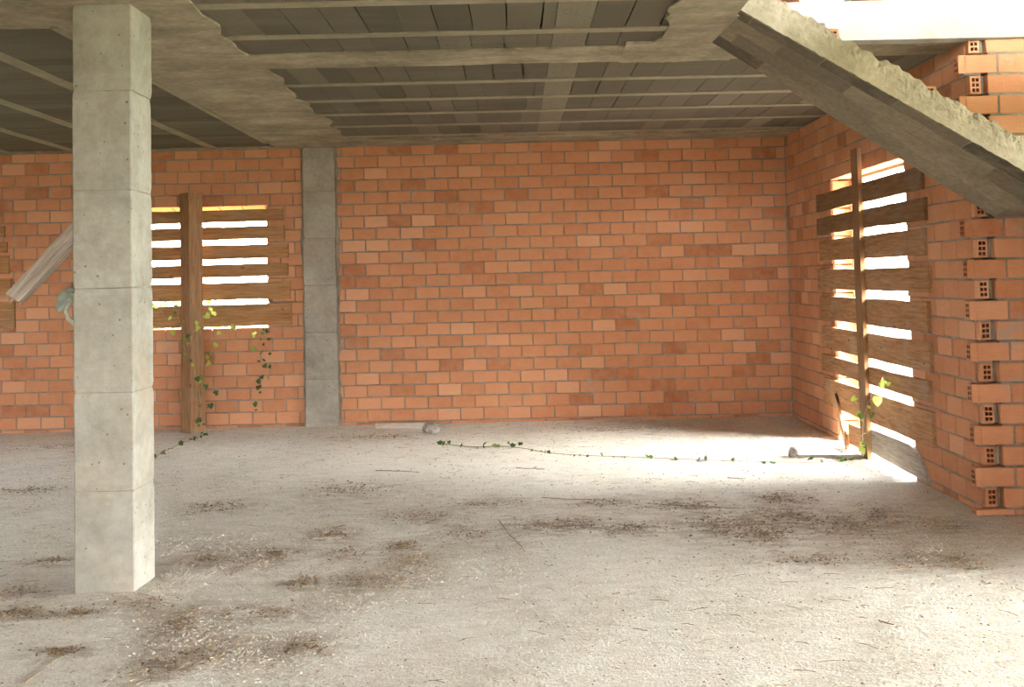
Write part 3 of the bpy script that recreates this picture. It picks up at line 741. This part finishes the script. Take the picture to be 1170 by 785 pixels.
p, q = flz(912, 523), flz(984, 521.5)
beam('floor_batten', (p.x, p.y, p.z+.012), (-.11, q.y, q.z+.014), .05, .028, M['grey'], 'thin grey batten lying on the floor, pointing at the boarded doorway', 'batten', t=.4)
mb = MB()
def rock(mb, c, r, sq=(1, 1, .7), t=.5, seed=0, n=7, m=9):
    o = len(mb.v); c = Vector(c)
    for i in range(n+1):
        th = math.pi*i/n
        for k in range(m):
            ph_ = 2*math.pi*k/m; d = Vector((math.sin(th)*math.cos(ph_), math.sin(th)*math.sin(ph_), math.cos(th)))
            rr = r*(1+.32*noise.noise(d*1.7+Vector((seed, seed*2, 0)))); mb.v.append((c.x+d.x*rr*sq[0], c.y+d.y*rr*sq[1], c.z+d.z*rr*sq[2])); mb.t.append(t)
    for i in range(n):
        for k in range(m): mb.f.append((o+i*m+k, o+(i+1)*m+k, o+(i+1)*m+(k+1) % m, o+i*m+(k+1) % m)); mb.m.append(0)
p = flz(913, 522); rock(mb, (0, 0, .035), .05, (.8, .8, 1.05), .2, 3)
tag(mb.build('stone', M['stone'], loc=(0, 0, 0)), 'small dark stone at the free end of the floor batten', 'stone').location = (p.x-.05, p.y, p.z)
mb = MB(); p = flz(493, 495); rock(mb, (0, 0, .045), .075, (1.25, .9, .8), .4, 8)
tag(mb.build('stone', M['stone']), 'grey lump of rubble at the foot of the brick back wall', 'stone').location = (p.x, p.y, p.z)
a, b = flz(424, 495), flz(484, 493.5)
beam('floor_plank', (a.x, -.18, gz(a.x, -.18)+.022), (b.x, -.17, gz(b.x, -.17)+.024), .10, .05, M['grey'], 'dusty plank half buried along the foot of the back wall by the inner column', 'plank', t=.95)
beam('broken_slat', (-.078, -2.05, .0), (-.05, -1.66, .40), .025, .075, M['beam'], 'broken slat leaning in the lower corner of the boarded doorway', 'slat', t=.9)

# ------------------------------------------------------------------ creepers
def smooth_path(pts, n=8):
    pts = [Vector(p) for p in pts]; out = []
    for i in range(len(pts)-1):
        p0, p1, p2, p3 = pts[max(i-1, 0)], pts[i], pts[i+1], pts[min(i+2, len(pts)-1)]
        for k in range(n):
            t = k/n; out.append(.5*((2*p1)+(p2-p0)*t+(2*p0-5*p1+4*p2-p3)*t*t+(3*p1-p0-3*p2+p3)*t**3))
    return out+[pts[-1]]
IVY = [(0, 0), (.35, -.12), (.62, .08), (.45, .3), (.72, .5), (.38, .62), (0, 1.05), (-.38, .62), (-.72, .5), (-.45, .3), (-.62, .08), (-.35, -.12)]
HEART = [(0, 0), (.28, -.08), (.48, .12), (.46, .45), (.25, .8), (0, 1.05), (-.25, .8), (-.46, .45), (-.48, .12), (-.28, -.08)]
def leaf(mb, p, d, nrm, s, t, shape):
    d, nrm = Vector(d).normalized(), Vector(nrm); nrm = (nrm-d*nrm.dot(d)).normalized(); sd = d.cross(nrm); o = len(mb.v); p = Vector(p)
    mb.v.append(tuple(p+d*s*.45-nrm*s*.06)); mb.t.append(t)
    for x, y in shape:
        mb.v.append(tuple(p+sd*x*s+d*y*s+nrm*s*(.22*abs(x)-.12*y*y))); mb.t.append(t)
    k = len(shape)
    for i in range(k): mb.f.append((o, o+1+i, o+1+(i+1) % k)); mb.m.append(0)
def rv(a=1): return Vector((random.uniform(-a, a), random.uniform(-a, a), random.uniform(-a, a)))
def creeper(name, label, stems, leaves, shape=IVY, r=.003):
    base = Vector(stems[0][0]); ro = empty(name, base); tag(ro, label, 'creeper'); mb = MB()
    for s in stems:
        pts = [p-base for p in smooth_path(s)]; mb.tube(pts, [r*(1-.6*i/len(pts)) for i in range(len(pts))], 5)
    mb.build('stem', M['stem'], ro, True)
    mb = MB()
    for (p, s, t, nrm) in leaves:
        p = Vector(p)-base; leaf(mb, p, Vector((0, 0, -.4))+rv(.8), Vector(nrm)+rv(.4), s, t, shape)
    mb.build('leaves', M['leaf'], ro)
def along(path, n, off, s, t, nrm, jit=.3):
    pts = smooth_path(path); out = []
    for i in range(n):
        p = pts[min(len(pts)-1, int((i+random.random())/n*len(pts)))]
        out.append((p+rv(off), s*random.uniform(.6, 1.25), min(1, max(0, random.gauss(*t))), nrm))
    return out
yb = -.27
A1 = [(-6.19, yb, .02), (-6.20, yb, .35), (-6.25, yb-.02, .62), (-6.34, yb, .95), (-6.42, yb, 1.2), (-6.46, yb, 1.33)]
A2 = [(-6.22, yb, .5), (-6.14, yb-.02, .72), (-6.05, yb, .88), (-5.98, yb+.05, 1.0), (-5.86, yb+.1, 1.08)]
A3 = [(-6.25, yb, .62), (-6.35, yb, .86), (-6.5, yb, 1.1), (-6.66, yb, 1.38)]
A4 = [(-6.30, yb-.03, .9), (-6.22, yb, 1.14), (-6.05, yb, 1.27)]
creeper('creeper', 'straggly pale-leaved creeper climbing in front of the timber post of the boarded window', [A1, A2, A3, A4],
        along(A1, 14, .05, .034, (.35, .2), (0, -1, .3))+along(A2, 9, .03, .045, (.9, .1), (0, -1, .3))+along(A3, 10, .04, .045, (.85, .15), (0, -1, .3))+along(A4, 7, .03, .05, (.9, .1), (0, -1, .3))+
        [((-6.14, yb, .5), .05, .15, (0, -1, .3)), ((-6.1, yb, .3), .055, .12, (0, -1, .3)), ((-6.05, yb, .4), .05, .15, (0, -1, .3)), ((-6.2, yb-.05, .12), .06, .1, (0, -1, .3)), ((-6.22, yb-.05, .58), .05, .12, (0, -1, .3))])
B1 = [(-5.60, -.035, 1.06), (-5.62, -.04, .85), (-5.61, -.04, .62), (-5.65, -.045, .42), (-5.69, -.05, .20)]
B2 = [(-5.60, -.035, 1.06), (-5.53, -.04, 1.0), (-5.545, -.04, .7), (-5.57, -.045, .5)]
creeper('hanging_ivy', 'ivy strand trailing down the brick below the right end of the boarded window sill', [B1, B2],
        along(B1, 16, .03, .04, (.18, .12), (0, -1, .2))+along(B2, 6, .03, .035, (.18, .1), (0, -1, .2))+[((-5.68, -.05, .99), .06, .95, (0, -1, .2)), ((-5.68, -.05, .86), .06, .7, (0, -1, .2))])
def runner(name, label, uv, n, s, t=(.15, .12), r=.004, lift=.012):
    path = []
    for u, v in uv: p = flz(u, v); path.append((p.x, p.y, p.z+lift))
    creeper(name, label, [path], along(path, n, .035, s, t, (0, -.5, .8)), r=r)
runner('ivy_runner', 'short ivy runner crossing the floor just right of the free-standing column', [(176, 528), (184, 520), (197, 513), (208, 508), (222, 503), (236, 498)], 26, .042)
runner('ivy_runner', 'long ivy runner lying across the open floor towards the doorway', [(505, 508), (540, 512), (570, 511), (600, 514), (630, 519), (675, 522), (735, 524), (800, 527), (870, 529), (930, 530), (960, 526), (976, 520)], 52, .042, (.2, .18))
C1 = [(-.13, -2.62, .02), (-.12, -2.6, .25), (-.12, -2.70, .42), (-.13, -2.95, .58), (-.14, -3.2, .7), (-.14, -3.34, .72)]
C2 = [(-.12, -2.62, .3), (-.12, -2.5, .42), (-.13, -2.4, .5)]
C3 = [(-.12, -2.8, .5), (-.13, -3.05, .53), (-.14, -3.3, .6)]
creeper('creeper', 'bright yellow-green creeper growing up the batten of the boarded doorway', [C1, C2, C3],
        along(C1, 7, .03, .04, (.8, .2), (-.5, -.8, .2))+along(C2, 4, .03, .04, (.85, .1), (-.5, -.8, .2))+
        [((-.14, -3.13, .68), .065, 1, (-.5, -.8, .2)), ((-.14, -3.2, .66), .055, .95, (-.5, -.8, .2)), ((-.14, -3.03, .55), .075, 1, (-.5, -.8, .2)), ((-.14, -3.07, .5), .055, .9, (-.5, -.8, .2)), ((-.13, -2.62, .2), .065, .95, (-.5, -.8, .2)), ((-.13, -2.55, .08), .06, .9, (-.5, -.8, .3)), ((-.14, -2.95, .4), .06, .3, (-.5, -.8, .3))], HEART)

# ------------------------------------------------------------------ litter and gravel
random.seed(21); mb = MB()
def flake(mb, x, y, s, t):
    a = random.uniform(0, 6.28); d = Vector((math.cos(a), math.sin(a), random.uniform(-.25, .35))).normalized(); up = (Vector((0, 0, 1))+rv(.6)).normalized(); up = (up-d*up.dot(d)).normalized(); sd = d.cross(up)
    z = gz(x, y)+random.uniform(.002, .010); p = Vector((x, y, z)); s *= 1.3; w = s*random.uniform(.1, .28); o = len(mb.v); c = random.uniform(.1, .35)*s
    for q in (p-d*s/2, p-sd*w+up*c*.6, p+sd*w+up*c*.5, p+d*s/2+up*c*.4, p+up*-.001): mb.v.append(tuple(q)); mb.t.append(t)
    for f in ((o, o+4, o+1), (o+4, o+3, o+1), (o, o+2, o+4), (o+4, o+2, o+3)): mb.f.append(f); mb.m.append(0)
def blocked(x, y): return (-5.17 < x < -4.83 and -5.95 < y < -5.61) or y > -.06 or x > -.06+.0 and y > -4.7
for (x, y, rx, ry, s) in DIRT:
    n = int(min(700, 80+2300*s*rx*ry))
    for _ in range(n):
        a = random.gauss(0, .36); b = random.gauss(0, .36); px, py = x+a*rx*1.1, y+b*ry*1.1
        if not blocked(px, py): flake(mb, px, py, random.uniform(.007, .022), min(1, max(0, random.gauss(.4, .26))))
for _ in range(3000):
    px, py = random.uniform(-9, .6), random.uniform(-8.3, -.05)
    if not blocked(px, py): flake(mb, px, py, random.uniform(.005, .016), min(1, max(0, random.gauss(.5, .25))))
for _ in range(900):                             # needles and stalks
    px, py = random.uniform(-9, .4), random.uniform(-8, -.2)
    if blocked(px, py): continue
    a = random.gauss(0, .6); ln = random.uniform(.02, .10); dx, dy = math.cos(a)*ln, math.sin(a)*ln
    mb.tube([(px, py, gz(px, py)+.004), (px+dx*.5, py+dy*.5, gz(px+dx*.5, py+dy*.5)+.007), (px+dx, py+dy, gz(px+dx, py+dy)+.004)], 0.0012, 4, 0, random.uniform(.1, .8))
tag(mb.build('leaf_litter', M['litter']), 'scattered dead leaves and stalks lying over the dusty floor', 'leaf litter', kind='stuff')
mb = MB()
OCT = [(1, 0, 0), (0, 1, 0), (-1, 0, 0), (0, -1, 0), (0, 0, 1), (0, 0, -1)]; OF = [(0, 1, 4), (1, 2, 4), (2, 3, 4), (3, 0, 4), (1, 0, 5), (2, 1, 5), (3, 2, 5), (0, 3, 5)]
def pebble(x, y, r, t):
    o = len(mb.v); z = gz(x, y)+r*.25; a = random.uniform(0, 6.28); ca, sa = math.cos(a), math.sin(a)
    for vx, vy, vz in OCT:
        k = r*random.uniform(.7, 1.2); mb.v.append((x+(vx*ca-vy*sa)*k*1.2, y+(vx*sa+vy*ca)*k, z+vz*k*.7)); mb.t.append(t)
    for f in OF: mb.f.append(tuple(o+i for i in f)); mb.m.append(0)
for (x, y, rx, ry, s) in GRAV:
    for _ in range(int(900*s)):
        px, py = x+random.gauss(0, .55)*rx, y+random.gauss(0, .55)*ry
        if not blocked(px, py): pebble(px, py, random.uniform(.003, .0075), random.random()*.8)
for _ in range(5200):
    px, py = random.uniform(-8, 1.2), random.uniform(-8.6, -.05)
    if not blocked(px, py): pebble(px, py, random.uniform(.002, .0085)**1.0, random.random()**1.4)
tag(mb.build('gravel', M['pebble']), 'pale loose gravel and crumbs of mortar on the floor', 'gravel', kind='stuff')
TW = [((620, 568), (690, 572), 'twig on the floor in mid room, left of the darkest leaf clumps'), ((755, 577), (845, 581), 'longest straight stick lying on the floor before the doorway light'),
      ((430, 538), (480, 540), 'thin stick on the floor near the start of the long ivy runner'), ((831, 546), (852, 547), 'short pale twig in the bright patch before the doorway'),
      ((2, 560), (40, 561), 'dark twig on the floor left of the free-standing column, at the picture edge'), ((570, 596), (600, 630), 'forked thin root lying across the dust at mid floor'),
      ((25, 782), (82, 745), 'thin stalk lying among dead leaves in the bottom left foreground'), ((1004, 708), (1022, 713), 'small dark twig alone on the bare foreground dust at right'),
      ((590, 535), (622, 536), 'slender stalk on the floor just below the long ivy runner'), ((1030, 625), (1052, 626), 'little stick on the shaded floor near the end of the stair-side wall'),
      ((262, 655), (300, 640), 'crooked twig beside the gravel patch right of the free-standing column'), ((395, 600), (372, 606), 'short twig among the dark leaf clump left of mid floor')]
for a, b, lab in TW:
    a, b = flz(*a), flz(*b); mb = MB(); n = 7; pts = []
    for i in range(n+1):
        q = a.lerp(b, i/n); q = q+Vector((random.uniform(-.006, .006), random.uniform(-.012, .012), 0)); pts.append(Vector((q.x-a.x, q.y-a.y, gz(q.x, q.y)+.006-a.z)))
    mb.tube(pts, [.0036*(1-.5*i/n) for i in range(n+1)], 6)
    j = pts[4]; mb.tube([j, j+Vector((random.uniform(-.05, .05), random.uniform(.03, .08), .004))], [.002, .001], 5)
    tag(mb.build('twig', M['twig'], smooth=True), lab, 'twig', 'twigs on the earth floor').location = a

# ------------------------------------------------------------------ outdoors
mb = MB(); n = 60
mb.box(-60, -11.62, -60, 60, -.35, -.06); mb.box(6.22, 60, -60, 60, -.35, -.06); mb.box(-11.62, 6.22, .36, 60, -.35, -.06); mb.box(-11.62, 6.22, -60, -13.22, -.35, -.06)
mb.box(.33, 6.22, -4.5, .36, -.35, -.03)
struct(mb.build('ground_outside', M['grass']))
def bush(x, y, r, h, label, sd):
    random.seed(sd); ro = empty('bush', (x, y, -.06)); tag(ro, label, 'bush', 'bushes outside the boarded window'); mb = MB()
    for i in range(5): mb.tube([(0, 0, 0), (random.uniform(-.3, .3)*r, random.uniform(-.3, .3)*r, h*.5), (random.uniform(-.7, .7)*r, random.uniform(-.7, .7)*r, h*.85)], [.03, .02, .008], 6)
    mb.build('trunk', M['twig'], ro)
    mb = MB()
    for i in range(900):
        d = rv(1).normalized()*random.uniform(.5, 1)**.5; p = Vector((d.x*r, d.y*r, h*.55+d.z*h*.45)); leaf(mb, p, rv(1)+Vector((0, 0, .01)), rv(1)+Vector((0, .01, 0)), random.uniform(.08, .16), random.random(), HEART)
    mb.build('foliage', M['bush'], ro)
bush(-8.9, 6.5, 1.2, 1.6, 'leafy bush outside, glimpsed between the planks of the boarded window', 4)
bush(-5.9, 7.5, 1.3, 1.5, 'leafy bush outside, glimpsed between the planks of the boarded window', 5)

# ------------------------------------------------------------------ light: hazy bright sky and a veiled sun
wd = bpy.data.worlds.new('sky'); S.world = wd; wd.use_nodes = True; nt = wd.node_tree; bg = nt.nodes['Background']
tc = nt.nodes.new('ShaderNodeTexCoord'); sx = nt.nodes.new('ShaderNodeSeparateXYZ'); L(nt, tc.outputs['Generated'], sx.inputs[0])
c = ramp(nt, sx.outputs['Z'], [(0, (.95, .97, .965)), (.25, (.91, .95, .98)), (1, (.77, .87, 1.0))])
L(nt, c, bg.inputs['Color']); bg.inputs['Strength'].default_value = 48.0
sl = bpy.data.lights.new('sun', 'SUN'); sl.energy = 86; sl.angle = math.radians(45); sl.color = (1, .98, .92)
so_ = bpy.data.objects.new('sun', sl); COL.objects.link(so_)
so_.rotation_euler = Vector((-1.0, .28, -.72)).to_track_quat('-Z', 'Y').to_euler(); so_.location = (6, -2, 7)
S.cycles.max_bounces = 10; S.cycles.diffuse_bounces = 7; S.cycles.sample_clamp_indirect = 8; S.cycles.use_denoising = True
v = S.view_settings; v.view_transform = 'Standard'; v.look = 'None'; v.exposure = 0.6; v.gamma = 1; v.use_curve_mapping = False
